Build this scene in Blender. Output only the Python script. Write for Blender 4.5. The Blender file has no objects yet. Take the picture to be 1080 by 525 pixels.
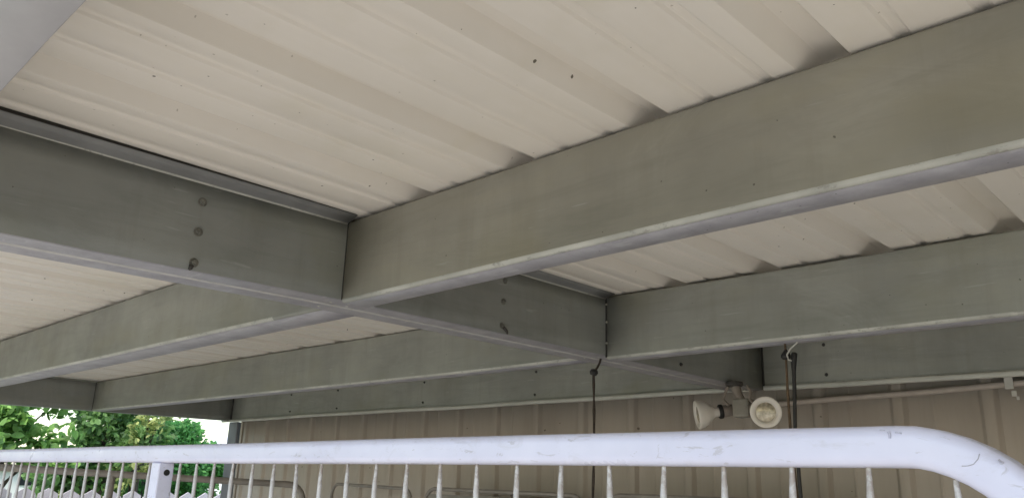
import bpy, bmesh, math, random
from mathutils import Vector, Matrix
R = math.radians
rnd = random.Random(7)
H = 1.60                      # eye height; all heights below are written as z = H + offset
scene = bpy.context.scene
col = scene.collection

# ------------------------------------------------------------------ helpers
def link(o):
    col.objects.link(o); return o

def tag(o, label=None, cat=None, group=None, kind=None):
    if label: o['label'] = label
    if cat: o['category'] = cat
    if group: o['group'] = group
    if kind: o['kind'] = kind
    return o

def empty(name, loc=(0, 0, 0), rz=0):
    o = bpy.data.objects.new(name, None); link(o)
    o.location = loc; o.rotation_euler = (0, 0, rz); o.empty_display_size = .1
    return o

def build(name, bm, m, parent=None, smooth=None, solid=None, bevel=None, world=True):
    """bm is in world metres; the parent (an Empty) may stand anywhere."""
    bmesh.ops.recalc_face_normals(bm, faces=bm.faces[:]) if solid is None else None
    me = bpy.data.meshes.new(name); bm.to_mesh(me); bm.free()
    if m: me.materials.append(m)
    if smooth is not None:
        me.shade_smooth(); me.set_sharp_from_angle(angle=R(smooth))
    o = link(bpy.data.objects.new(name, me))
    if parent is not None:
        o.parent = parent
        if world:
            q = parent; M = Matrix.Identity(4)
            while q is not None:
                M = q.matrix_basis @ q.matrix_parent_inverse.inverted() @ M if False else (q.matrix_basis if q.parent is None else q.parent.matrix_basis @ q.matrix_parent_inverse @ q.matrix_basis)
                break
            o.matrix_parent_inverse = M.inverted()
    if solid is not None:
        s = o.modifiers.new('s', 'SOLIDIFY'); s.thickness = abs(solid); s.offset = 1 if solid > 0 else -1
    if bevel:
        b = o.modifiers.new('b', 'BEVEL'); b.width = bevel; b.segments = 2; b.limit_method = 'ANGLE'
    return o

def box(bm, x0, x1, y0, y1, z0, z1):
    v = [bm.verts.new(p) for p in ((x0,y0,z0),(x1,y0,z0),(x1,y1,z0),(x0,y1,z0),(x0,y0,z1),(x1,y0,z1),(x1,y1,z1),(x0,y1,z1))]
    for f in ((0,3,2,1),(4,5,6,7),(0,1,5,4),(1,2,6,5),(2,3,7,6),(3,0,4,7)):
        bm.faces.new([v[i] for i in f])
    return v

def frame_of(d):
    d = d.normalized()
    up = Vector((0,0,1)) if abs(d.z) < .95 else Vector((0,1,0))
    a = d.cross(up).normalized(); b = a.cross(d).normalized()
    return a, b

def tube(bm, pts, rad, n=10, cap=True):
    pts = [Vector(p) for p in pts]
    rads = rad if isinstance(rad, (list, tuple)) else [rad]*len(pts)
    rings = []
    a = b = None
    for i, p in enumerate(pts):
        d = (pts[min(i+1, len(pts)-1)] - pts[max(i-1, 0)])
        if a is None: a, b = frame_of(d)
        else:
            d.normalize(); a = (a - d*a.dot(d)).normalized(); b = a.cross(d).normalized()
        rings.append([bm.verts.new(p + (a*math.cos(t) + b*math.sin(t))*rads[i]) for t in (2*math.pi*k/n for k in range(n))])
    for r0, r1 in zip(rings, rings[1:]):
        for k in range(n): bm.faces.new((r0[k], r0[(k+1)%n], r1[(k+1)%n], r1[k]))
    if cap:
        bm.faces.new(rings[0]); bm.faces.new(rings[-1][::-1])

def lathe(bm, prof, o, axis, n=32):
    o = Vector(o); axis = Vector(axis).normalized(); a, b = frame_of(axis)
    rings = []
    for (r, h) in prof:
        if r < 1e-5: rings.append([bm.verts.new(o + axis*h)])
        else: rings.append([bm.verts.new(o + axis*h + (a*math.cos(2*math.pi*k/n) + b*math.sin(2*math.pi*k/n))*r) for k in range(n)])
    for r0, r1 in zip(rings, rings[1:]):
        if len(r0) == 1 and len(r1) == 1: continue
        for k in range(n):
            if len(r0) == 1: bm.faces.new((r0[0], r1[k], r1[(k+1)%n]))
            elif len(r1) == 1: bm.faces.new((r0[k], r1[0], r0[(k+1)%n]))
            else: bm.faces.new((r0[k], r0[(k+1)%n], r1[(k+1)%n], r1[k]))

def sheet(bm, prof, stations, axis):
    """open polyline prof[(u,v)] swept; stations = [(a, fn(u,v)->(u,v))]"""
    rows = []
    for a, fn in stations:
        row = []
        for q in prof:
            u, v = fn(*q) if fn else q
            row.append(bm.verts.new((a, u, v) if axis == 'x' else (u, a, v)))
        rows.append(row)
    for r0, r1 in zip(rows, rows[1:]):
        for i in range(len(prof)-1):
            bm.faces.new((r0[i], r0[i+1], r1[i+1], r1[i]))

# ------------------------------------------------------------------ materials
def mat(name, base, rough=.5, metal=0., spec=.5):
    m = bpy.data.materials.new(name); m.use_nodes = True
    b = m.node_tree.nodes['Principled BSDF']
    b.inputs['Base Color'].default_value = (*base, 1)
    b.inputs['Roughness'].default_value = rough
    b.inputs['Metallic'].default_value = metal
    b.inputs['Specular IOR Level'].default_value = spec
    return m

class N:
    def __init__(s, m):
        s.m = m; s.t = m.node_tree; s.b = s.t.nodes['Principled BSDF']
        s.tc = s.t.nodes.new('ShaderNodeTexCoord')
    def map(s, scale=(1,1,1), rot=(0,0,0)):
        n = s.t.nodes.new('ShaderNodeMapping'); n.inputs['Scale'].default_value = scale; n.inputs['Rotation'].default_value = rot
        s.t.links.new(s.tc.outputs['Object'], n.inputs[0]); return n.outputs[0]
    def noise(s, sc, det=4, rough=.55, vec=None, dist=0):
        n = s.t.nodes.new('ShaderNodeTexNoise'); n.inputs['Scale'].default_value = sc; n.inputs['Detail'].default_value = det
        n.inputs['Roughness'].default_value = rough; n.inputs['Distortion'].default_value = dist
        s.t.links.new(vec or s.tc.outputs['Object'], n.inputs['Vector']); return n.outputs['Fac']
    def vor(s, sc, vec=None, out='Distance'):
        n = s.t.nodes.new('ShaderNodeTexVoronoi'); n.inputs['Scale'].default_value = sc
        s.t.links.new(vec or s.tc.outputs['Object'], n.inputs['Vector']); return n.outputs[out]
    def ramp(s, fac, stops):
        n = s.t.nodes.new('ShaderNodeValToRGB'); e = n.color_ramp.elements
        while len(e) > 1: e.remove(e[0])
        for i, (p, c) in enumerate(stops):
            el = e[0] if i == 0 else e.new(p)
            el.position = p; el.color = (*c, 1) if not isinstance(c, (int, float)) else (c, c, c, 1)
        s.t.links.new(fac, n.inputs[0]); return n.outputs[0]
    def mix(s, fac, a, b, mode='MIX'):
        n = s.t.nodes.new('ShaderNodeMix'); n.data_type = 'RGBA'; n.blend_type = mode
        for sock, v in ((n.inputs[0], fac), (n.inputs[6], a), (n.inputs[7], b)):
            if hasattr(v, 'links'): s.t.links.new(v, sock)
            elif isinstance(v, (int, float)): sock.default_value = v
            else: sock.default_value = (*v, 1)
        return n.outputs[2]
    def math(s, op, a, b=0.):
        n = s.t.nodes.new('ShaderNodeMath'); n.operation = op
        for sock, v in ((n.inputs[0], a), (n.inputs[1], b)):
            if hasattr(v, 'links'): s.t.links.new(v, sock)
            else: sock.default_value = v
        return n.outputs[0]
    def color(s, v): s.t.links.new(v, s.b.inputs['Base Color'])
    def rough(s, v): s.t.links.new(v, s.b.inputs['Roughness'])
    def bump(s, h, strength=.3, dist=.002):
        n = s.t.nodes.new('ShaderNodeBump'); n.inputs['Strength'].default_value = strength; n.inputs['Distance'].default_value = dist
        s.t.links.new(h, n.inputs['Height']); s.t.links.new(n.outputs[0], s.b.inputs['Normal'])
    def specks(s, sc, size, keep, vec=None):
        """mask of sparse small dots"""
        n = s.t.nodes.new('ShaderNodeTexVoronoi'); n.inputs['Scale'].default_value = sc; n.voronoi_dimensions = '2D'
        s.t.links.new(vec or s.tc.outputs['Object'], n.inputs['Vector'])
        sep = s.t.nodes.new('ShaderNodeSeparateColor'); s.t.links.new(n.outputs['Color'], sep.inputs[0])
        k = s.math('LESS_THAN', sep.outputs[0], keep)
        rr = s.math('MULTIPLY', sep.outputs[1], size)
        wob = s.math('MULTIPLY', s.math('SUBTRACT', s.noise(sc*11, 2, .6, vec), .5), size*2.2)
        d = s.math('LESS_THAN', s.math('ADD', n.outputs['Distance'], wob), rr)
        return s.math('MULTIPLY', k, d)

def beam_mat(name, base, along):
    m = mat(name, base, .42, 0.0, .5); n = N(m)
    st = (.35, 3, 3) if along == 'x' else (3, .35, 3)
    big = n.noise(1.7, 5, .6)
    streak = n.noise(5, 6, .7, n.map(st), .6)
    lo = tuple(c*.80 for c in base); hi = tuple(c*1.16 for c in base)
    c1 = n.ramp(big, [(.32, lo), (.68, hi)])
    c2 = n.ramp(streak, [(.3, (.80,.82,.80)), (.5, (1,1,1)), (.75, (1.1,1.08,1.02))])
    c = n.mix(.75, c1, c2, 'MULTIPLY')
    drip = n.ramp(n.noise(7, 5, .7, n.map((2.2, 2.2, .22)), .3), [(.50, 0.), (.68, 1.)])
    c = n.mix(n.math('MULTIPLY', drip, .22), c, (base[0]*.62, base[1]*.60, base[2]*.55))
    pale = n.ramp(n.noise(3.3, 6, .75, n.map((.8, .8, 1.4), (.4,0,.2)), 1.2), [(.54, 0.), (.70, 1.)])
    c = n.mix(n.math('MULTIPLY', pale, .22), c, (base[0]*1.45, base[1]*1.45, base[2]*1.5))
    grease = n.ramp(n.noise(2.6, 3, .5, n.map((1,1,1.6), (0,0,.7))), [(.52, 0.), (.66, 1.)])
    c = n.mix(n.math('MULTIPLY', grease, .30), c, (base[0]*.86, base[1]*.82, base[2]*.62))
    sp = n.specks(22, .045, .09, n.map((1,0,1), (R(90),0,0)) if along == 'x' else n.map((0,1,1), (0,R(90),0)))
    c = n.mix(n.math('MULTIPLY', sp, .75), c, (.05,.045,.03))
    sc = n.ramp(n.noise(30, 2, .5, n.map((.25,.25,3))), [(.70, 0.), (.74, 1.)])
    c = n.mix(n.math('MULTIPLY', sc, .25), c, (.45,.45,.42))
    n.color(c)
    n.rough(n.ramp(n.noise(9, 4), [(.3, .34), (.7, .58)]))
    n.bump(n.noise(4, 3), .25, .004)
    return m
BASE = (.295, .279, .226)
M_joist = beam_mat('aged_steel_joist', BASE, 'x')
M_beam = beam_mat('aged_steel_beam', (.240, .245, .224), 'y')
M_cool = beam_mat('cool_steel_joist', (.283, .285, .248), 'x')

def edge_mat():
    m = mat('bend_highlight', (.5,.49,.45), .38); n = N(m)  # highlight along the bends painted in as a paler tone, with darker chips
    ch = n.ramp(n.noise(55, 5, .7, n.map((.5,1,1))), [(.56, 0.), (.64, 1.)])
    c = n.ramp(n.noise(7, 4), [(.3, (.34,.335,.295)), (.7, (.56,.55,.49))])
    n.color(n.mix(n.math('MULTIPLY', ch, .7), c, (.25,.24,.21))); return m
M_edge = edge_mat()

def flange_mat():
    m = mat('bare_zinc_flange', (.33,.32,.34), .4, .25); n = N(m)
    c = n.ramp(n.noise(14, 5, .65), [(.3, (.27,.26,.28)), (.7, (.38,.37,.39))])
    w = n.ramp(n.noise(26, 4, .6, n.map((.5,1.6,1))), [(.60, 0.), (.70, 1.)])
    c = n.mix(n.math('MULTIPLY', w, .35), c, (.55,.55,.54))
    n.color(n.mix(n.math('MULTIPLY', n.specks(60, .1, .06, n.map((1,1,0))), .7), c, (.04,.035,.03)))
    n.rough(n.ramp(n.noise(12, 3), [(.3, .35), (.7, .55)])); return m
M_flange = flange_mat()

def roof_mat():
    m = mat('cream_roof_sheet', (.62,.57,.50), .38); n = N(m)
    c = n.ramp(n.noise(1.1, 4, .5), [(.3, (.69,.64,.565)), (.7, (.75,.70,.63))])
    s = n.ramp(n.noise(3, 5, .65, n.map((5, .5, 1))), [(.3, (.90,.885,.84)), (.6, (1,1,1))])
    c = n.mix(.3, c, s, 'MULTIPLY')
    bl = n.ramp(n.noise(3.2, 4, .6), [(.56, 0.), (.72, 1.)])
    c = n.mix(n.math('MULTIPLY', bl, .22), c, (.55,.50,.36))
    c = n.mix(n.math('MULTIPLY', n.specks(13, .036, .22, n.map((1,.75,0))), .88), c, (.06,.045,.02))
    c = n.mix(n.math('MULTIPLY', n.specks(23, .05, .16, n.map((1,1,0))), .5), c, (.20,.16,.10))
    n.color(c)
    n.rough(n.ramp(n.noise(6, 3), [(.3, .32), (.7, .5)]))
    n.bump(n.noise(2.2, 2, .5, n.map((2.2,.6,1))), .12, .004)
    return m
M_roof = roof_mat()

def wall_mat():
    m = mat('beige_wall_sheet', (.4,.35,.3), .5); n = N(m)
    c = n.ramp(n.noise(1.5, 4), [(.3, (.37,.32,.27)), (.7, (.44,.385,.325))])
    s = n.ramp(n.noise(4, 6, .7, n.map((4, 4, .35))), [(.3, (.8,.77,.72)), (.6, (1,1,1))])
    c = n.mix(.35, c, s, 'MULTIPLY')
    c = n.mix(n.math('MULTIPLY', n.specks(9, .06, .14, n.map((1,0,1), (R(90),0,0))), .75), c, (.07,.05,.03))
    n.color(c); n.bump(n.noise(3, 3), .2, .004); return m
M_wall = wall_mat()

def rail_mat():
    m = mat('white_painted_rail', (.72,.73,.80), .32); n = N(m)
    c = n.ramp(n.noise(5, 5, .6), [(.3, (.56,.56,.69)), (.65, (.64,.64,.77))])
    d = n.ramp(n.noise(16, 6, .75, n.map((.7,1,1.4)), .8), [(.54, 0.), (.68, 1.)])
    c = n.mix(n.math('MULTIPLY', d, .26), c, (.36,.34,.35))
    e = n.ramp(n.noise(46, 4, .7, n.map((.35,1,1)), 1.5), [(.615, 0.), (.66, 1.)])
    c = n.mix(n.math('MULTIPLY', e, .45), c, (.33,.31,.33))
    n.color(c); n.rough(n.ramp(n.noise(9, 4), [(.3, .25), (.7, .45)])); n.bump(n.noise(35, 3), .12, .001)
    return m
M_rail = rail_mat()

def simple(name, base, rough=.55, var=.25, sc=12, metal=0.):
    m = mat(name, base, rough, metal); n = N(m)
    n.color(n.ramp(n.noise(sc, 5, .6), [(.3, tuple(c*(1-var) for c in base)), (.7, tuple(min(1, c*(1+var)) for c in base))]))
    return m
M_bal = simple('baluster_paint', (.60,.59,.60), .4, .15, 20)
def bal_mat():
    m = M_bal; n = N(m)
    z = n.t.nodes.new('ShaderNodeSeparateXYZ'); n.t.links.new(n.tc.outputs['Object'], z.inputs[0])
    r = n.ramp(n.noise(60, 5, .7), [(.50, 0.), (.62, 1.)])
    c = n.ramp(n.noise(20, 4), [(.3, (.42,.41,.41)), (.7, (.54,.53,.53))])
    mr = n.t.nodes.new('ShaderNodeMapRange'); n.t.links.new(z.outputs[2], mr.inputs[0]); mr.inputs[1].default_value = H-.035; mr.inputs[2].default_value = H+.02
    r2 = n.ramp(n.noise(85, 4, .7), [(.42, 0.), (.55, 1.)])
    k = n.math('ADD', n.math('MULTIPLY', r, .12), n.math('MULTIPLY', mr.outputs[0], n.math('MULTIPLY', r2, .55)))
    n.color(n.mix(k, c, (.17,.11,.065)))
bal_mat()
M_dark = simple('dark_gap_shade', (.03,.028,.024), .8)  # near-black standing for shade in the gaps; the wall backing uses it too
M_bolt = simple('dull_bolt_zinc', (.17,.165,.14), .45, .4, 60, .3)
M_boltd = simple('rusty_dark_bolt', (.05,.045,.04), .6, .4, 60)
M_trim = simple('pale_trim_strip', (.50,.49,.43), .45, .12, 8)
M_pipe = simple('beige_conduit', (.40,.34,.29), .5, .15, 10)
M_post = simple('grey_post_steel', (.16,.155,.16), .5, .2, 4)
M_back = simple('grey_brown_tube', (.23,.205,.18), .5, .2, 9)
M_mesh = simple('stacked_panel_sheet', (.20,.185,.16), .6, .15, 5)
M_black = simple('black_rubber', (.012,.011,.010), .6)
M_rope = simple('dark_brown_cord', (.035,.025,.017), .85, .5, 90)
M_rod = simple('rusty_rod', (.10,.065,.035), .75, .4, 50)
M_wire = simple('pale_tie_wire', (.55,.53,.48), .4)
M_lampw = simple('lamp_white_glaze', (.72,.67,.60), .3, .06, 20)
M_hold = simple('lamp_holder_plastic', (.24,.20,.165), .5, .2, 20)
M_box = simple('junction_box_grey', (.25,.23,.19), .5, .2, 15)
M_picket = simple('weathered_white_picket', (.42,.39,.41), .75, .2, 3)
M_house = simple('white_shed_boards', (.62,.62,.56), .7, .1, 2)
M_win = mat('dark_window_pane', (.02,.022,.025), .1)
M_conc = simple('worn_concrete', (.42,.388,.33), .85, .12, 2.5)
M_grass = simple('mown_grass', (.06,.10,.025), .9, .35, 5)
M_bark = simple('tree_bark', (.09,.07,.05), .9, .3, 14)
M_tin = simple('clip_zinc', (.55,.52,.47), .35, .1, 30, .2)

def lens_mat():
    m = mat('reflector_lens', (.50,.44,.33), .18, .35); n = N(m)
    v = n.noise(60, 2); n.color(n.ramp(v, [(.35, (.34,.30,.22)), (.65, (.62,.56,.44))])); n.bump(n.vor(150), .35, .001); return m
M_lens = lens_mat()

def leaf_mat(name, dark, light):
    m = mat(name, light, .5); n = N(m)
    g = n.t.nodes.new('ShaderNodeNewGeometry')
    c = n.ramp(g.outputs['Random Per Island'], [(0., dark), (.6, light), (1., tuple(min(1, x*1.5) for x in light))])
    n.color(c)
    t = n.t.nodes.new('ShaderNodeBsdfTranslucent'); n.t.links.new(c, t.inputs[0])
    mx = n.t.nodes.new('ShaderNodeMixShader'); mx.inputs[0].default_value = .55
    n.t.links.new(n.b.outputs[0], mx.inputs[1]); n.t.links.new(t.outputs[0], mx.inputs[2])
    n.t.links.new(mx.outputs[0], n.t.nodes['Material Output'].inputs[0]); return m
M_leafA = leaf_mat('vine_leaf_green', (.09,.18,.04), (.27,.45,.12))
M_leafB = leaf_mat('dark_tree_leaf', (.07,.14,.05), (.24,.40,.13))
M_leafC = leaf_mat('bright_shrub_leaf', (.06,.18,.05), (.16,.40,.11))
M_leafY = leaf_mat('yellow_green_leaf', (.14,.20,.05), (.42,.46,.17))

# ------------------------------------------------------------------ ground
bm = bmesh.new()
S = 300
v = [bm.verts.new(p) for p in ((-S,-S,0),(S,-S,0),(S,S,0),(-S,S,0))]; bm.faces.new(v)
tag(build('ground', bm, M_grass), kind='structure')
bm = bmesh.new(); box(bm, -7.4, 9.5, -16, 3.72, -.2, .06)
tag(build('concrete_slab', bm, M_conc, bevel=.01), kind='structure')
G = .06   # slab top

# ------------------------------------------------------------------ carport
XM = -1.773; XM2 = -6.818
Y0, Y1, Y1L, Y2, Y2L, Y3 = .120, 1.1887, 1.2317, 2.338, 2.373, 3.5416
carport = empty('carport', (-1.773, 1.8, G))
tag(carport, 'steel carport roof frame of grey channel beams under cream corrugated sheets', 'carport')

# roof sheet: trapezoid ribs standing up, two small swages in each pan
zr = H + .6775
def roof_profile(x0, x1, zfn, pitch=.3405, g0=-1.098, hr=.036, hs=.0060):
    k0 = int((x0-g0)//pitch) - 1; pts = []
    for k in range(k0, k0 + int((x1-x0)/pitch) + 4):
        g = g0 + k*pitch + rnd.uniform(-.002, .002)
        for dx, dz in ((0,0),(.003,-.0004),(.030,.0003),(.0645,0),(.068,.0008),(.073,hs*.8),(.077,hs),(.085,hs),(.090,hs*.8),(.0945,.0008),(.098,0),
                       (.13,-.0005),(.176,0),(.180,.0008),(.185,hs*.8),(.189,hs),(.197,hs),(.202,hs*.8),(.2065,.0008),(.210,0),(.235,-.0003),
                       (.2445,0),(.2475,.0006),(.250,.003),(.271,hr-.003),(.2735,hr-.0006),(.277,hr),(.310,hr),(.3135,hr-.0006),(.316,hr-.003),(.3365,.003),(.3385,.0006)):
            x = g + dx
            if x0 <= x <= x1: pts.append((x, zfn + dz))
    return pts
bm = bmesh.new()
prof = roof_profile(-7.15, 6.5, zr)  # carried on unseen to the right to cut side light
ys = [-.03 + i*(3.86/26) for i in range(27)]
sheet(bm, prof, [(y, (lambda w: (lambda u, v: (u + .0012*math.sin(3.1*w+u*2), v + .0010*math.sin(2.3*w + u*4.1))))(y)) for y in ys], 'y')
roof = build('roof_sheet', bm, M_roof, carport, smooth=14, solid=.0006)
roof['label'] = 'cream corrugated roof sheeting with raised ribs and dirt specks'

def joist(name, yw, x0, x1, zb, zt, fw, edge_to=99, fm=M_flange):
    """C channel, web facing the camera side, flanges pointing away; zb/zt = functions of x"""
    r = .0095
    def sec(x):
        b = H + zb(x); t = H + zt(x); p = []
        p.append((yw+fw-.004, t-.014)); p.append((yw+fw-.004, t-.0035)); p.append((yw+fw-.008, t)); 
        for i in range(7):
            a = R(90 + i*15); p.append((yw + r + r*math.cos(a), t - r + r*math.sin(a)))
        for i in range(1, 6): p.append((yw, t - r + (b-t+2*r)*i/6))
        for i in range(7):
            a = R(180 + i*15); p.append((yw + r + r*math.cos(a), b + r + r*math.sin(a)))
        return p
    def fl(x):
        b = H + zb(x); p = [(yw + r, b)]
        if yw < .2: p += [(yw+fw-.001, b), (yw+fw, b+.0015), (yw+fw, b+.004)]
        else: p += [(yw+fw-.006, b), (yw+fw-.002, b+.0015), (yw+fw, b+.006), (yw+fw, b+.018)]
        return p
    n = max(3, int(abs(x1-x0)/.25)); xs = [x0 + (x1-x0)*i/n for i in range(n+1)]
    out = []
    for fn, nm in ((sec, 0), (fl, 1)):
        bm = bmesh.new(); rows = []
        for x in xs:
            w = max(-.0045, min(.002, -(x+1.09)*.0155)) if yw < .2 else .0012*math.sin(x*3.3 + yw)
            rows.append([bm.verts.new((x, u + w, v)) for u, v in fn(x)])
        for r0, r1 in zip(rows, rows[1:]):
            for i in range(len(r0)-1):
                f_ = bm.faces.new((r0[i], r1[i], r1[i+1], r0[i+1]))
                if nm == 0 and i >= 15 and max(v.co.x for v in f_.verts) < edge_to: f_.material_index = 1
        out.append(bm)
    o = build(name, out[0], M_joist if yw == Y1 else M_cool, carport, smooth=35, solid=.0018)
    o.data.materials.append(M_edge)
    f = build('bottom_flange', out[1], fm, o, smooth=35, solid=.0018)
    return o
def lin(x0, a, x1, b): return lambda x: a + (b-a)*(x-x0)/(x1-x0)
def pw(*pts):
    def f(x):
        if x <= pts[0][0]: return pts[0][1]
        for (x0, a), (x1, b) in zip(pts, pts[1:]):
            if x <= x1: return a + (b-a)*(x-x0)/(x1-x0)
        return pts[-1][1]
    return f
XE = 6.4
M_zinc = simple('clean_zinc_flange', (.30,.29,.295), .45, .10, 9)
joist('edge_joist', Y0, -6.7, XE, pw((-7,.450)), pw((-7,.672)), .0925, 99, M_zinc)
joist('joist', Y1, XM+.004, XE, pw((-1.77,.443),(-.77,.4515),(-.2,.455)), pw((-1.77,.668),(-.2,.6735)), .085)
joist('joist', Y2, XM+.004, XE, pw((-1.73,.440),(-.88,.445),(-.45,.448)), pw((-1.78,.672),(-1.1,.667),(-.42,.672)), .085)
joist('joist', Y1L, XM2+.09, XM-.168, pw((-5,.445),(-3.57,.447),(-1.95,.4535)), pw((-5.07,.664),(-2.9,.674)), .125, -2.0)
joist('joist', Y2L, XM2+.004, XM-.168, pw((-6.8,.449),(-2.6,.449),(-1.95,.4555)), pw((-6.76,.671),(-4.7,.674),(-2.9,.6745)), .085)
j3 = joist('wall_joist', Y3, XM2+.004, XE, pw((-7,.462)), pw((-7,.672)), .075)

# pale angle strip along the foot of the wall joist
bm = bmesh.new()
for x0, x1 in ((-6.95, XM-.05), (XM+.012, XE)):
    n = 24; rows = []
    for i in range(n+1):
        x = x0 + (x1-x0)*i/n; w = .002*math.sin(x*2.1) + .0015*math.sin(x*5.3)
        rows.append([bm.verts.new((x, y, H+z+w)) for y, z in ((Y3-.002,.4665),(Y3-.014,.4665),(Y3-.0175,.465),(Y3-.020,.461),(Y3-.020,.450),(Y3-.0175,.4465),(Y3-.014,.445),(Y3-.002,.445))])
    for r0, r1 in zip(rows, rows[1:]):
        for k in range(8): bm.faces.new((r0[k], r1[k], r1[(k+1)%8], r0[(k+1)%8]))
    bm.faces.new(rows[0]); bm.faces.new(rows[-1][::-1])
tr = build('edge_trim', bm, M_trim, carport, smooth=40); tr['label'] = 'pale strip along the foot of the beam over the wall'

# main beam: boxed pair of channels, camera-side web, twin bottom flanges, top lip
M_lip = simple('top_lip_steel', (.205,.205,.20), .5, .15, 6)
M_seam = simple('seam_highlight', (.43,.42,.40), .42, .15, 20)  # highlight on the seam bends put into a paler steel colour
def main_beam(name, X, y0, y1, zb, zt, w, gaps):
    n = 16; ys = [y0 + (y1-y0)*i/n for i in range(n+1)]
    r = .006
    def rows_from(fn):
        bm = bmesh.new(); rows = [[bm.verts.new((u, y, v)) for u, v in fn(y)] for y in ys]
        for r0, r1 in zip(rows, rows[1:]):
            for i in range(len(r0)-1): bm.faces.new((r0[i], r0[i+1], r1[i+1], r1[i]))
        return bm
    def web(y):
        b = H + zb(y); t = H + zt(y); p = [(X + .0012*math.sin(5*y), b + (t-b)*i/5) for i in range(6)]
        return p
    o = build(name, rows_from(web), M_beam, carport, smooth=35, solid=-.0022)
    h = w/2
    def fa(y):
        b = H + zb(y) + .0015
        p = [(X-.0075, b+.010), (X-.0075, b+.003), (X-.0095, b), (X-h+.010, b)]
        for i in range(1, 6):
            a = R(-90 - i*18); p.append((X-h+.010 + .009*math.cos(a), b+.009 + .009*math.sin(a)))
        p.append((X-h+.001, b+.03)); return p
    def fb(y):
        b = H + zb(y) + .0015
        p = [(X-h-.001, b+.03)]
        for i in range(0, 6):
            a = R(0 - i*18); p.append((X-h-.010 + .009*math.cos(a), b+.009 + .009*math.sin(a)))
        p += [(X-w+.010, b)]
        for i in range(1, 6):
            a = R(-90 - i*18); p.append((X-w+.010 + .010*math.cos(a), b+.010 + .010*math.sin(a)))
        t = H + zt(y); p += [(X-w, b+.06), (X-w, t-.06), (X-w, t+.006)]
        return p
    for fn in (fa, fb):
        b_ = rows_from(fn); k_ = len(fn(ys[0])) - 1
        for i_, f_ in enumerate(b_.faces):
            q_ = i_ % k_
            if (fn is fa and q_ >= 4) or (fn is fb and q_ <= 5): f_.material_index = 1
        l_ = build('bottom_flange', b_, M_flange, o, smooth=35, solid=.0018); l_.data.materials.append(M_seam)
    def slit(y):
        b = H + zb(y); return [(X-.0012, b+.0035), (X-.0085, b+.0035)]
    build('gap_shade', rows_from(slit), M_dark, o)  # black strip painting the shade between web and flange
    def lip(y):
        t = H + zt(y)
        return [(X + .0006, t-.001), (X + .0022, t+.0012), (X + .0055, t+.0030), (X+.027, t+.0095), (X+.047, t+.0162)]
    def gapstrip(y):
        t = H + zt(y); return [(X+.043, t+.0172), (X+.043, H+.679)]
    full = ys
    for a, b in gaps:
        ys = [a + (b-a)*i/8 for i in range(9)]
        b_ = rows_from(lip); b_.faces.ensure_lookup_table()
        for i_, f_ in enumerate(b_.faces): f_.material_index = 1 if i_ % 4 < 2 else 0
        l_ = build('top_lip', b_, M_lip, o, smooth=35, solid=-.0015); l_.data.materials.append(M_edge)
        build('gap_shade', rows_from(gapstrip), M_dark, o)  # black strip painting the shadow between lip and roof
    return o
mb = main_beam('main_beam', XM, Y0+.004, Y3-.003, pw((.2,.439),(.39,.4400),(1.18,.452),(2.38,.4548),(3.41,.4498)), pw((.35,.652),(1.18,.660),(2.3,.662)), .166,
          [(Y0+.01, Y1-.002), (Y1+.0875, Y2-.002), (Y2+.0875, Y3-.003)])
mb2 = main_beam('main_beam', XM2, Y0+.004, Y3+.08, pw((1.7,.446),(2.4,.451),(3.5,.457)), pw((1,.668)), .09, [])

# dark strips painting in the joint shade where the joists butt against the beams
def joint(x, y, z0, z1, par, w=.006):
    bm = bmesh.new(); box(bm, x+.0006, x+w, y+.0012, y+.014, H+z0, H+z1); build('joint_shade', bm, M_dark, par)
joint(XM, Y1-.0018, .452, .666, mb, .003); joint(XM, Y2-.004, .447, .666, mb, .006); joint(XM, Y3-.0045, .468, .662, mb, .010)
joint(XM2, Y3-.0045, .468, .664, mb2, .02); joint(XM2, Y2L-.003, .452, .668, mb2, .010)
for z in (.641, .575, .498):
    bm = bmesh.new(); lathe(bm, [(0,-.002),(.0045,-.001),(.005,.001),(0,.003)], (XM+.008, Y2-.004, H+z), (.3,-1,.2), 8)
    build('weld_bead', bm, M_joist, mb)

def bolt(c, n, par, r=.0095, m=None, washer=True):
    c = Vector(c); n = Vector(n); bm = bmesh.new()
    if washer: lathe(bm, [(0,0),(r*1.5,0),(r*1.5,.0015),(0,.0016)], c, n, 18)
    lathe(bm, [(r,.0015),(r,.0062),(r*.85,.0075),(0,.0078)], c, n, 6)
    lathe(bm, [(r*.45,.0075),(r*.45,.0115),(0,.012)], c, n, 10)
    return build('bolt', bm, m or M_bolt, par)
for y, z in ((.782,.611),(.782,.538),(.782,.464)): bolt((XM+.0012, y, H+z), (1,0,0), mb, .0074)
for y, z in ((1.802,.625),(1.797,.556),(1.794,.478)): bolt((XM+.0012, y, H+z), (1,0,0), mb, .0070, M_bolt)
bolt((XM+.0012, 2.832, H+.482), (1,0,0), mb, .008, M_boltd)
for x in (-5.853,-5.206,-4.208,-3.199,-1.471,-.62): 
    for z in (.634,.501): bolt((x+rnd.uniform(-.004,.004), Y3-.0012, H+z), (0,-1,0), j3, .0052, M_boltd)
# drip stains under two bolts: small runs of rusty grease standing on the steel
bm = bmesh.new(); tube(bm, [(XM+.004,.777,H+.456),(XM+.0045,.775,H+.449),(XM+.004,.772,H+.445)], [.006,.005,.003], 8); build('grease_drip', bm, M_boltd, mb)
bm = bmesh.new(); tube(bm, [(XM+.004,1.80,H+.473),(XM+.0045,1.815,H+.462),(XM+.004,1.82,H+.455)], [.006,.005,.003], 8); build('grease_drip', bm, M_boltd, mb)
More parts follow.
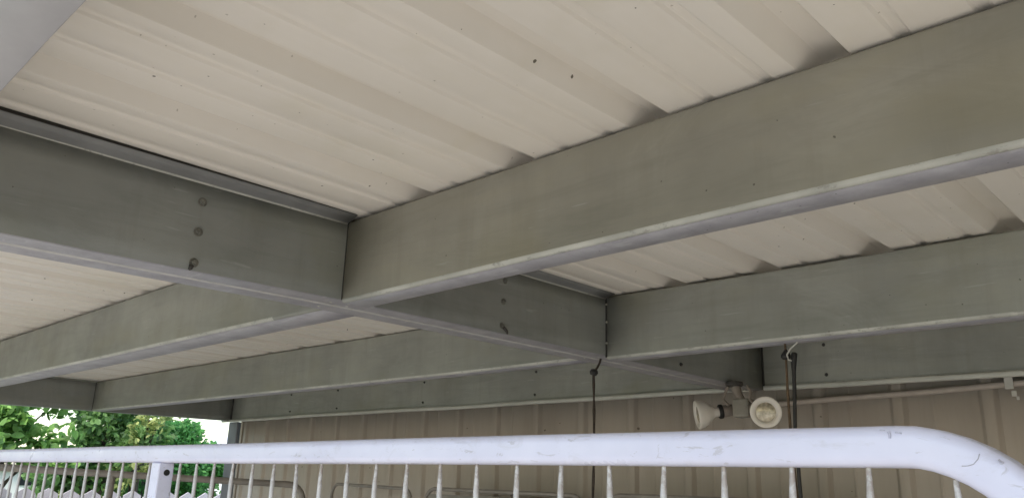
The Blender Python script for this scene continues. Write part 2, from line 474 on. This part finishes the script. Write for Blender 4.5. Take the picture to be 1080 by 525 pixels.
# rivets under the crossings
for x, y in ((XM-.05,1.19),(XM-.06,1.25),(XM-.12,1.20),(XM-.03,1.235),(XM-.05,2.36),(XM-.10,2.34),(XM-.03,2.40),(XM-.02,2.44)):
    bm = bmesh.new(); lathe(bm, [(.0042,.0),(.004,.002),(0,.003)], (x, y, H+pw((.39,.4400),(1.18,.452),(2.38,.4548),(3.41,.4498))(y)+.001), (0,0,-1), 10)
    build('rivet', bm, M_trim, mb)

# posts
def post(x0, x1, y0, y1, top, m=M_post):
    bm = bmesh.new(); box(bm, x0, x1, y0, y1, G, top); return build('post', bm, m, carport, bevel=.006)
post(-6.955, -6.80, 3.60, 3.70, H+.452)
post(-6.90, -6.80, .02, .118, H+.45)
post(6.3, 6.4, .02, .118, H+.45)

# ------------------------------------------------------------------ shed wall
shed = empty('shed_wall', (-1.4, 3.66, G))
tag(shed, 'beige ribbed sheet metal wall below the far beam', 'wall')
bm = bmesh.new(); prof = []
pitch = .343; g = -9.0
YW = 3.645
while g < 6.8:
    for dx, dy in ((0,0),(.004,-.001),(.020,-.021),(.026,-.023),(.054,-.023),(.060,-.021),(.076,-.001),(.080,0),(.165,0),(.168,-.001),(.172,-.004),(.178,-.004),(.182,-.001),(.185,0)):
        x = g + dx - .14
        if -6.74 <= x <= 6.5: prof.append((x, YW+dy))
    g += pitch
rows = []
for z in (G+.01, H-.5, H+.1, H+.664):
    rows.append([bm.verts.new((x, y + .0015*math.sin(x*3+z*5), z)) for x, y in prof])
for r0, r1 in zip(rows, rows[1:]):
    for i in range(len(prof)-1): bm.faces.new((r0[i], r0[i+1], r1[i+1], r1[i]))
build('wall_sheet', bm, M_wall, shed, smooth=30, solid=-.0006)
bm = bmesh.new(); box(bm, -6.765, -6.735, YW-.03, YW+.01, G, H+.66); build('corner_flashing', bm, M_wall, shed, bevel=.002)
bm = bmesh.new(); box(bm, -6.73, 6.5, YW+.008, YW+.07, G, H+.65); build('backing', bm, M_dark, shed)

bm = bmesh.new(); box(bm, 6.5, 6.56, -.02, 3.72, G, H+.66); build('light_block_wall', bm, M_wall, shed)  # unseen wall added to block light from the open right side
# conduit
bm = bmesh.new()
tube(bm, [(-1.80,3.605,H+.388),(-1.5,3.604,H+.400),(-1.1,3.604,H+.411),(-.73,3.603,H+.428),(-.3,3.603,H+.4305),(1.2,3.603,H+.432),(3.9,3.603,H+.432)], .0125, 12)
cd = build('conduit', bm, M_pipe, None, smooth=40)
tag(cd, 'thin beige conduit running along the top of the wall under the pale strip', 'conduit')
bm = bmesh.new()
box(bm, -.795, -.765, 3.585, 3.5895, H+.405, H+.452); box(bm, -.775, -.757, 3.583, 3.5875, H+.376, H+.398); box(bm, -.760,-.750, 3.583,3.5875, H+.362,H+.376)
cl = build('clip', bm, M_tin, None, bevel=.002); cl.parent = cd; cl['label'] = 'pale metal clip with a torn strip of tape'

# ------------------------------------------------------------------ twin spotlight
XL, YL, ZL = -1.715, 3.23, H+.338
fl = empty('spotlight', (XL, YL, H+.45))
tag(fl, 'twin outdoor spotlight with two white reflector bulbs hung at the beam corner', 'spotlight')
bm = bmesh.new(); lathe(bm, [(0,0),(.036,0),(.038,.004),(.038,.014),(.032,.020),(0,.022)], (XL-.035, YL, H+.4525), (0,0,-1), 24); build('mounting_plate', bm, M_boltd, fl, smooth=40)
bm = bmesh.new(); tube(bm, [(XL-.03,YL,H+.43),(XL-.02,YL,H+.40),(XL,YL-.005,H+.372),(XL,YL,ZL+.02)], [.022,.018,.016,.02], 12)
tube(bm, [(XL-.055,YL-.02,H+.43),(XL-.07,YL-.02,H+.405),(XL-.075,YL-.03,H+.375),(XL-.05,YL-.03,H+.35)], .006, 8)
tube(bm, [(XL+.035,YL-.02,H+.43),(XL+.055,YL-.03,H+.405),(XL+.05,YL-.03,H+.37),(XL+.075,YL-.03,H+.345)], .006, 8); build('bracket', bm, M_hold, fl, smooth=40)
bm = bmesh.new(); box(bm, XL-.036, XL+.040, YL-.03, YL+.04, ZL-.038, ZL+.040); build('junction_box', bm, M_box, fl, bevel=.008)
def spot(center, axis, back):
    c = Vector(center); ax = Vector(axis).normalized()
    # c = centre of the front rim
    bm = bmesh.new()
    lathe(bm, [(.018,-.108),(.0195,-.095),(.020,-.078),(.026,-.068),(.040,-.054),(.051,-.040),(.0575,-.024),(.061,-.010),(.0625,-.004),(.0625,.0),(.061,.003),(.056,.0045),(.048,.0025),(.041,-.002),(.039,-.006)], c, ax, 36)
    b = build('reflector_bulb', bm, M_lampw, fl, smooth=45)
    bm = bmesh.new(); lathe(bm, [(.0395,-.006),(.030,-.0025),(.018,-.0005),(0,.0)], c, ax, 30); build('lens', bm, M_lens, b, smooth=50)
    bm = bmesh.new(); lathe(bm, [(.018,-.112),(.029,-.112),(.031,-.109),(.031,-.098),(.029,-.095),(.0195,-.095)], c, ax, 26); build('gasket', bm, M_black, b, smooth=40)
    e = c - ax*.110; s = c - ax*.185
    bm = bmesh.new(); tube(bm, [e, e-ax*.01, s, Vector(back)], [.024,.0265,.0235,.016], 20); h = build('lamp_holder', bm, M_hold, fl, smooth=40)
spot((-1.900, 3.165, H+.312), (-.74,-.655,-.16), (XL-.035, YL+.01, ZL-.01))
spot((-1.548, 3.105, H+.306), (.47,-.87,-.10), (XL+.02, YL-.02, ZL))

# ------------------------------------------------------------------ hanging cords and rods
cordA = empty('twisted_rope', (-1.865, 2.36, H+.45))
tag(cordA, 'dark twisted rope hooked under the beam crossing, well left of the twin spotlight', 'rope')
bm = bmesh.new(); pts = []
for i in range(41):
    t = i/40; z = H + .405 - t*1.85
    pts.append((-1.862 - .02*t + .004*math.sin(9*t), 2.38 + .003*math.sin(14*t), z))
tube(bm, pts, [.0048 + .0012*math.sin(i*2.4) for i in range(41)], 8); build('strand', bm, M_rope, cordA, smooth=60)
bm = bmesh.new(); lathe(bm, [(0,-.013),(.012,-.010),(.0165,0),(.012,.010),(0,.014)], (-1.864,2.385,H+.405), (.3,0,1), 12); build('knot', bm, M_black, cordA, smooth=50)
bm = bmesh.new(); tube(bm, [(-1.835,2.39,H+.456),(-1.838,2.388,H+.440),(-1.848,2.386,H+.422),(-1.860,2.385,H+.410)], .0042, 8); build('hook', bm, M_rope, cordA, smooth=60)

rod = empty('hanging_rod', (-1.12, 2.40, H+.45))
tag(rod, 'thin rusty brown rod hanging just right of the twin spotlight beside the black strap', 'rod')
bm = bmesh.new(); tube(bm, [(-1.120,2.40,H+.452),(-1.119,2.40,H+.406),(-1.121,2.40,H+.304),(-1.120,2.40,H+.189),(-1.1135,2.40,H-.017),(-1.080,2.40,H-.5),(-1.075,2.40,H-1.2)], [.0035,.0035,.004,.0045,.005,.005,.005], 10); build('shaft', bm, M_rod, rod, smooth=60)
bm = bmesh.new(); lathe(bm, [(0,.026),(.004,.02),(.0145,.004),(.0155,-.004),(.010,-.010),(0,-.012)], (-1.119,2.40,H+.405), (0,0,1), 12); build('knob', bm, M_black, rod, smooth=50)
strap = empty('hanging_strap', (-1.08, 2.39, H+.43))
tag(strap, 'black strap with a wider top end hanging beside the rusty rod', 'strap')
bm = bmesh.new(); tube(bm, [(-1.086,2.39,H+.413),(-1.087,2.39,H+.408),(-1.0905,2.39,H+.385),(-1.092,2.39,H+.355),(-1.094,2.39,H+.30),(-1.100,2.39,H+.188),(-1.097,2.39,H-.02),(-1.09,2.39,H-.6),(-1.09,2.39,H-1.2)], [.006,.0095,.0095,.0062,.0058,.0055,.0058,.0055,.005], 10); build('band', bm, M_black, strap, smooth=60)
bm = bmesh.new(); tube(bm, [(-1.065,2.395,H+.458),(-1.078,2.39,H+.440),(-1.098,2.388,H+.425),(-1.110,2.388,H+.407),(-1.106,2.388,H+.392),(-1.092,2.382,H+.386)], .0026, 6); build('tie_wire', bm, M_wire, strap, smooth=60)

# ------------------------------------------------------------------ front barrier
bar = empty('metal_barrier', (-2.3, 1.02, G))
tag(bar, 'white painted metal barrier with a rounded corner and thin upright bars in the foreground', 'barrier')
def rrect(w, h, r, n=5):
    p = []
    for cx, cy, a0 in ((w/2-r, h/2-r, 0), (-w/2+r, h/2-r, 90), (-w/2+r, -h/2+r, 180), (w/2-r, -h/2+r, 270)):
        for i in range(n+1):
            a = R(a0 + 90*i/n); p.append((cx + r*math.cos(a), cy + r*math.sin(a)))
    return p
def sweep_rect(bm, path, w, h, r):
    """path in an x-z plane (x, y, z); w along y, h in the plane"""
    sec = rrect(w, h, r); rings = []
    for i, p in enumerate(path):
        p = Vector(p); d = (Vector(path[min(i+1, len(path)-1)]) - Vector(path[max(i-1, 0)])).normalized()
        side = Vector((0,1,0)); up = d.cross(side).normalized()
        if up.z < -1e-4 and i < 3: up = -up
        if i and up.dot(last) < 0: up = -up
        last = up
        rings.append([bm.verts.new(p + side*a + up*b) for a, b in sec])
    k = len(sec)
    for r0, r1 in zip(rings, rings[1:]):
        for j in range(k): bm.faces.new((r0[j], r0[(j+1)%k], r1[(j+1)%k], r1[j]))
    bm.faces.new(rings[0]); bm.faces.new(rings[-1][::-1])
YR = 1.022
zl = pw((-5,.045),(-3.8,.0470),(-.345,.0552))
path = [(-4.60 - 0.0, YR, G+.02), (-4.60, YR, H-.12)]
for i in range(1, 10):
    a = R(180 - i*10); path.append((-4.435 + .165*math.cos(a), YR, H-.12+ .165*math.sin(a)))
for i in range(0, 26):
    x = -4.4 + (4.4-.345)*i/25; path.append((x, YR, H + zl(x) + .0006*math.sin(x*4)))
for i in range(1, 13):
    a = R(90 - i*7.5); path.append((-.345 + .168*math.cos(a), YR, H + .0552 - .168 + .168*math.sin(a)))
path += [(-.177, YR, H-.3), (-.177, YR, G+.02)]
bm = bmesh.new(); sweep_rect(bm, [(a, b+.007, c) for a, b, c in path], .058, .0475, .0145); build('frame_tube', bm, M_rail, bar, smooth=50)
bm = bmesh.new(); box(bm, -4.57, -.20, YR-.016, YR+.016, H-1.32, H-1.28); build('bottom_rail', bm, M_rail, bar, bevel=.004)
bm = bmesh.new(); box(bm, -2.356, -2.304, YR-.020, YR+.024, G+.02, H+.027); po = build('post', bm, M_rail, bar, bevel=.004)
bm = bmesh.new(); lathe(bm, [(0,0),(.0085,0),(.0085,.0012),(0,.0013)], (-2.3040, YR+.004, H+.0005), (1,0,0), 20); build('bolt_hole', bm, M_black, po)
def mark(nm, pts, r, m):
    bm = bmesh.new(); tube(bm, [(x, YR-.0219, H+z) for x, z in pts], r, 6); build(nm, bm, m, bar, smooth=60)
M_mark = simple('rail_scuff', (.38,.37,.43), .6, .3, 200)
M_mark2 = simple('rail_smudge', (.42,.42,.52), .6, .25, 300)
mark('scratch_mark', [(-.2545,.0455),(-.2565,.040),(-.2615,.0345),(-.268,.0325),(-.2735,.0325)], .00055, M_mark)
mark('scratch_mark', [(-.237,.0395),(-.2345,.0370),(-.2325,.0362)], .0011, M_mark)
mark('scuff_mark', [(-.3475,.071),(-.3460,.0675),(-.3462,.063)], .0016, M_mark2)
mark('scuff_mark', [(-.357,.0727),(-.351,.0722)], .0008, M_mark2)
mark('scuff_mark', [(-.340,.0695),(-.333,.0685)], .0010, M_mark2)
x = -.286; k = 0
while x > -4.5:
    if abs(x + 2.33) > .045 :
        bm = bmesh.new(); j = rnd.uniform(-.0012, .0012); zt_ = H + zl(x) - .018
        if x > -.30: zt_ = H + .018
        tube(bm, [(x+j, YR, zt_), (x+j, YR, zt_-.010), (x, YR, zt_-.028), (x-j, YR, zt_-.046), (x-j, YR, H-.25), (x, YR, H-1.285)], [.0032,.0032,.0040,.0049,.0053,.0054], 10)
        build('upright_bar', bm, M_bal, bar, smooth=60)
    x -= .0965; k += 1

# ------------------------------------------------------------------ barriers stored at the back
def back_panel(name, p0, p1, zt0, zt1, rad, label, posts, rl=.09, rr=.09, square=False, sheetfill=True, bars=6, low=1.45):
    p0 = Vector(p0); p1 = Vector(p1); d = (p1-p0).normalized(); L = (p1-p0).length
    root = empty(name, (*((p0+p1)/2)[:2], G)); tag(root, label, 'barrier', 'grey barriers stored behind the white one')
    def P(s, z): q = p0 + d*s; return Vector((q.x, q.y, z))
    pts = [P(0, G+.02), P(0, H+zt0-rl)]
    for i in range(1, 7): a = R(180-15*i); pts.append(P(rl + rl*math.cos(a), H+zt0-rl + rl*math.sin(a)))
    for i in range(1, 6): pts.append(P(rl + (L-rl-rr)*i/6, H+zt0 + (zt1-zt0)*i/6))
    for i in range(0, 7): a = R(90-15*i); pts.append(P(L-rr + rr*math.cos(a), H+zt1-rr + rr*math.sin(a)))
    pts.append(P(L, G+.02))
    bm = bmesh.new(); tube(bm, pts, rad, 12); build('frame_tube', bm, M_back, root, smooth=50)
    for s, w in posts:
        bm = bmesh.new(); tube(bm, [P(s, G+.02), P(s, H+zt0 + (zt1-zt0)*s/L - rad*.5)], w, 12); build('post', bm, M_back, root, smooth=50)
    for i in range(1, bars+1):
        s = L*i/(bars+1); bm = bmesh.new(); tube(bm, [P(s, G+.25), P(s, H+zt0 + (zt1-zt0)*s/L - rad*.5)], .007, 8); build('upright_bar', bm, M_back, root, smooth=50)
    bm = bmesh.new(); tube(bm, [P(.0, G+.25), P(L, G+.25)], .012, 8); build('bottom_rail', bm, M_back, root, smooth=50)
    return root
back_panel('metal_barrier', (-5.20,.95,0), (-4.392,2.80,0), .012, -.045, .019, 'grey barrier in front of the trees, leftmost of those stored at the back', [(.97,.019),(1.50,.016)], bars=0)
back_panel('metal_barrier', (-5.0,3.42,0), (-3.98,3.30,0), -.040, -.050, .010, 'grey brown barrier leaning by the wall with a dark curved corner', [], bars=0)
back_panel('metal_barrier', (-3.90,3.34,0), (-2.68,3.36,0), -.045, -.050, .011, 'grey brown rounded barrier standing by the wall left of the dark rope', [], bars=0)
back_panel('metal_barrier', (-2.54,3.34,0), (-1.2,3.36,0), -.042, -.040, .011, 'grey brown rounded barrier standing by the wall right of the dark rope', [], bars=0)
# the two stored by the wall are filled with plain sheet
for o in [q for q in bpy.data.objects if q.name.startswith('metal_barrier') and 'rounded barrier standing' in q.get('label','')]:
    ft = [c for c in o.children if c.name.startswith('frame_tube')][0]
    xs = [v.co.x for v in ft.data.vertices]
    bm = bmesh.new(); zt_ = H-.075 if 'left of' in o['label'] else H-.07
    box(bm, min(xs)+.03, max(xs)-.03, 3.345, 3.349, G+.26, zt_); build('infill_sheet', bm, M_mesh, o)

# ------------------------------------------------------------------ picket fence beyond
fence = empty('picket_fence', (-8.3, 3.6, 0))
tag(fence, 'weathered white picket fence with pointed tops below the trees', 'fence')
fa, fb = Vector((-7.9,-1.2,0)), Vector((-8.4,6.3,0)); fd = (fb-fa).normalized(); L = (fb-fa).length
s = 0
while s < L:
    c = fa + fd*s; t = H - .145 - .006*s + rnd.uniform(-.012,.012); w = .083; nrm = Vector((fd.y, -fd.x, 0))*.01
    prof = [(-w,.05),(w,.05),(w,t-.05),(0,t),(-w,t-.05)]
    bm = bmesh.new()
    A = [bm.verts.new((*(c+fd*u+nrm)[:2], z)) for u, z in prof]; B = [bm.verts.new((*(c+fd*u-nrm)[:2], z)) for u, z in prof]
    bm.faces.new(A); bm.faces.new(B[::-1])
    for i in range(5): bm.faces.new((A[i], A[(i+1)%5], B[(i+1)%5], B[i]))
    build('picket', bm, M_picket, fence); s += .190
for z in (.45, 1.15):
    bm = bmesh.new(); q = Vector((-fd.y, fd.x, 0))*.03
    tube(bm, [fa+q+Vector((0,0,z)), fb+q+Vector((0,0,z))], .02, 6); build('fence_rail', bm, M_picket, fence)

# pale shed far left
hs = empty('garden_shed', (-15, 3.2, 0)); tag(hs, 'low white garden shed with a dark opening behind the picket fence', 'shed')
bm = bmesh.new(); box(bm, -17, -15, 1.3, 5.05, 0, H-.02); build('shed_body', bm, M_house, hs, bevel=.02)
bm = bmesh.new(); box(bm, -15.0, -14.985, 4.30, 4.52, H-.26, H-.07); build('window', bm, M_win, hs)
bm = bmesh.new(); box(bm, -17.1, -14.9, 1.2, 5.15, H-.02, H+.05); build('roof', bm, M_house, hs)

# ------------------------------------------------------------------ trees
def leaves(bm, c, rad, n, size, r, squash=.8, hollow=.35):
    for _ in range(n):
        while True:
            p = Vector((r.uniform(-1,1), r.uniform(-1,1), r.uniform(-1,1)))
            if hollow < p.length < 1: break
        q = Vector(c) + Vector((p.x*rad, p.y*rad, p.z*rad*squash))
        nrm = Vector((r.gauss(0,.7), r.gauss(0,.7), r.gauss(.6,.6))).normalized()
        a, b = frame_of(nrm); th = r.uniform(0, 6.28); a, b = a*math.cos(th)+b*math.sin(th), b*math.cos(th)-a*math.sin(th)
        s = size*r.uniform(.6, 1.25); f = nrm*s*.18
        v = [bm.verts.new(q + w) for w in (-a*s, -a*s*.35+b*s*.62-f*-1, a*s*.45+b*s*.5+f, a*s*1.05, a*s*.45-b*s*.5+f, -a*s*.35-b*s*.62+f)]
        bm.faces.new((v[0], v[1], v[2], v[3])); bm.faces.new((v[0], v[3], v[4], v[5]))
def tree(name, base, label, cat, lm, blobs, n, size, seed, group=None, trunk=.10, hollow=.35):
    r = random.Random(seed); root = empty(name, base); tag(root, label, cat, group)
    b = Vector(base); top = sum((Vector(q[0]) for q in blobs), Vector())/len(blobs)
    bm = bmesh.new(); tube(bm, [b, b.lerp(Vector((top.x,top.y,top.z*.5)), .5)+Vector((r.uniform(-.1,.1),r.uniform(-.1,.1),0)), top], [trunk, trunk*.75, trunk*.35], 10)
    for q in blobs:
        m = b.lerp(top, r.uniform(.45,.8)); c = Vector(q[0])
        tube(bm, [m, m.lerp(c, .5)+Vector((0,0,.1)), c], [trunk*.35, trunk*.22, trunk*.08], 6)
    build('trunk', bm, M_bark, root, smooth=50)
    bm = bmesh.new(); tot = sum(q[1]**2 for q in blobs)
    for c, rad in blobs:
        k = int(n*rad**2/tot)
        for _ in range(5):
            o = Vector((r.gauss(0,.45), r.gauss(0,.45), r.gauss(0,.4)))*rad
            leaves(bm, Vector(c)+o, rad*r.uniform(.40,.68), k//5, size, r, .8, hollow)
    build('crown', bm, lm, root)
# view directions (from the camera): left frame edge ~ (-.967,.25), x=120 px ~ (-.937,.35), x=228 px ~ (-.893,.45)
def at(px, dist, z):
    # px: 0..250 -> azimuth along the frame's left part
    a = math.atan2(.25,.967) + (math.atan2(.45,.893)-math.atan2(.25,.967))*px/228
    return (-math.cos(a)*dist, math.sin(a)*dist, H+z)
def blob(px, dist, z, r): return (at(px, dist, z), r)
r_ = random.Random(3)
tree('leafy_tree', (*at(-20,9.3,0)[:2],0), 'broad leaved tree with large light green leaves at the left edge of the photo', 'tree', M_leafA,
     [blob(-25,9,.50,.42), blob(3,9,.52,.26), blob(-3,9,.27,.30), blob(24,9.1,.20,.20), blob(44,9.2,.18,.20), blob(62,9.2,.14,.22), blob(25,9.2,.72,.22), blob(52,9.3,.66,.20), blob(-60,9,.5,.8), blob(-40,9.3,1.3,.8), blob(12,9,.12,.16)], 4300, .056, 11, 'trees beyond the picket fence', .05) # the picket fence')
tree('leafy_tree', (*at(100,10.6,0)[:2],0), 'dark green leafy tree in the middle of the three beyond the fence', 'tree', M_leafB,
     [blob(112,10.5,.62,.42), blob(100,10.6,.30,.34), blob(125,10.5,.25,.42), blob(110,10.7,.0,.45), blob(74,10.6,.05,.24), blob(142,10.6,.50,.36), blob(120,10.8,1.2,.7), blob(60,10.8,-.1,.3), blob(50,10.8,1.35,.35)], 8500, .043, 12, 'trees beyond the picket fence')
tree('leafy_tree', (*at(156,10.4,0)[:2],0), 'yellow green tree between the dark tree and the bright shrub', 'tree', M_leafY,
     [blob(150,10.1,.56,.15), blob(158,10.1,.46,.11), blob(140,10.2,.36,.13), blob(143,10.2,.08,.25), blob(165,12,.80,.35), blob(100,12,-.4,.4), blob(130,12.2,-.2,.5)], 1900, .036, 13, 'trees beyond the picket fence')
tree('round_shrub', (*at(192,11.5,0)[:2],0), 'bright green dense shrub nearest the corner post of the wall', 'shrub', M_leafC,
     [blob(186,11.5,.42,.42), blob(200,11.5,.30,.42), blob(212,11.5,.22,.34), blob(176,11.5,.22,.42), blob(196,11.5,-.05,.55), blob(180,11.6,-.2,.5)], 15000, .027, 14, None, .06, .2)
tree('low_bush', (*at(60,12.6,0)[:2],0), 'low grey green bush under the trees seen through the barrier bars', 'bush', M_leafB,
     [blob(85,12.6,-.15,.5), blob(110,12.6,-.2,.45), blob(140,12.6,-.2,.5), blob(175,12.8,-.2,.5), blob(200,12.8,-.2,.5)], 5000, .05, 15)

# distant hedge line and far house
fh = empty('far_house', (-34, 20, 0)); tag(fh, 'distant pale grey house between the shrub and the corner post', 'house')
bm = bmesh.new(); box(bm, -38, -32, 17.2, 26, 0, H+.75); build('house_wall', bm, simple('far_render', (.60,.60,.60), .8, .06, 1), fh)
bm = bmesh.new()
vs = [bm.verts.new(p) for p in ((-38.3,16.9,H+.75),(-31.7,16.9,H+.75),(-31.7,26.3,H+.75),(-38.3,26.3,H+.75),(-35,18.3,H+1.7),(-35,25,H+1.7))]
for f in ((0,1,4),(1,2,5,4),(2,3,5),(3,0,4,5),(0,3,2,1)): bm.faces.new([vs[i] for i in f])
build('house_roof', bm, simple('far_roof_tile', (.45,.46,.48), .8, .1, 1), fh)

# ------------------------------------------------------------------ light and sky
SUN_EL, SUN_AZ = 50, 150      # compass-like azimuth measured clockwise from +Y
w = bpy.data.worlds.new('World'); scene.world = w; w.use_nodes = True
nt = w.node_tree; bg = nt.nodes['Background']
sky = nt.nodes.new('ShaderNodeTexSky'); sky.sky_type = 'NISHITA'; sky.sun_disc = False
sky.sun_elevation = R(SUN_EL); sky.sun_rotation = R(SUN_AZ); sky.air_density = 1.2; sky.dust_density = 1.5; sky.ozone_density = 1.0
nt.links.new(sky.outputs[0], bg.inputs[0]); bg.inputs[1].default_value = .15
ld = bpy.data.lights.new('sun', 'SUN'); ld.energy = 1.5; ld.angle = R(20); ld.color = (1, .97, .92)
lo = link(bpy.data.objects.new('sun', ld))
d = Vector((math.sin(R(SUN_AZ))*math.cos(R(SUN_EL)), math.cos(R(SUN_AZ))*math.cos(R(SUN_EL)), math.sin(R(SUN_EL))))
lo.rotation_euler = d.to_track_quat('Z', 'Y').to_euler(); lo.location = (0,-5,8)

# ------------------------------------------------------------------ camera
cam = bpy.data.cameras.new('camera'); co = link(bpy.data.objects.new('camera', cam)); scene.camera = co
f, pi, ya, ro = 850.8178, R(16.1661), R(44.0507), R(1.7464)
F = Vector((-math.sin(ya)*math.cos(pi), math.cos(ya)*math.cos(pi), math.sin(pi)))
R0 = Vector((math.cos(ya), math.sin(ya), 0)); U0 = R0.cross(F)
R2 = R0*math.cos(ro) + U0*math.sin(ro); U2 = U0*math.cos(ro) - R0*math.sin(ro)
Mx = Matrix((R2, U2, -F)).transposed().to_4x4(); Mx.translation = (0, 0, H)
co.matrix_world = Mx
cam.sensor_fit = 'HORIZONTAL'; cam.sensor_width = 36; cam.lens = 36*f/1080
cam.clip_start = .02; cam.clip_end = 2000
scene.render.resolution_x = 1024; scene.render.resolution_y = 497
vs = scene.view_settings; vs.view_transform = 'Standard'; vs.look = 'None'; vs.gamma = 1; vs.exposure = 1.6
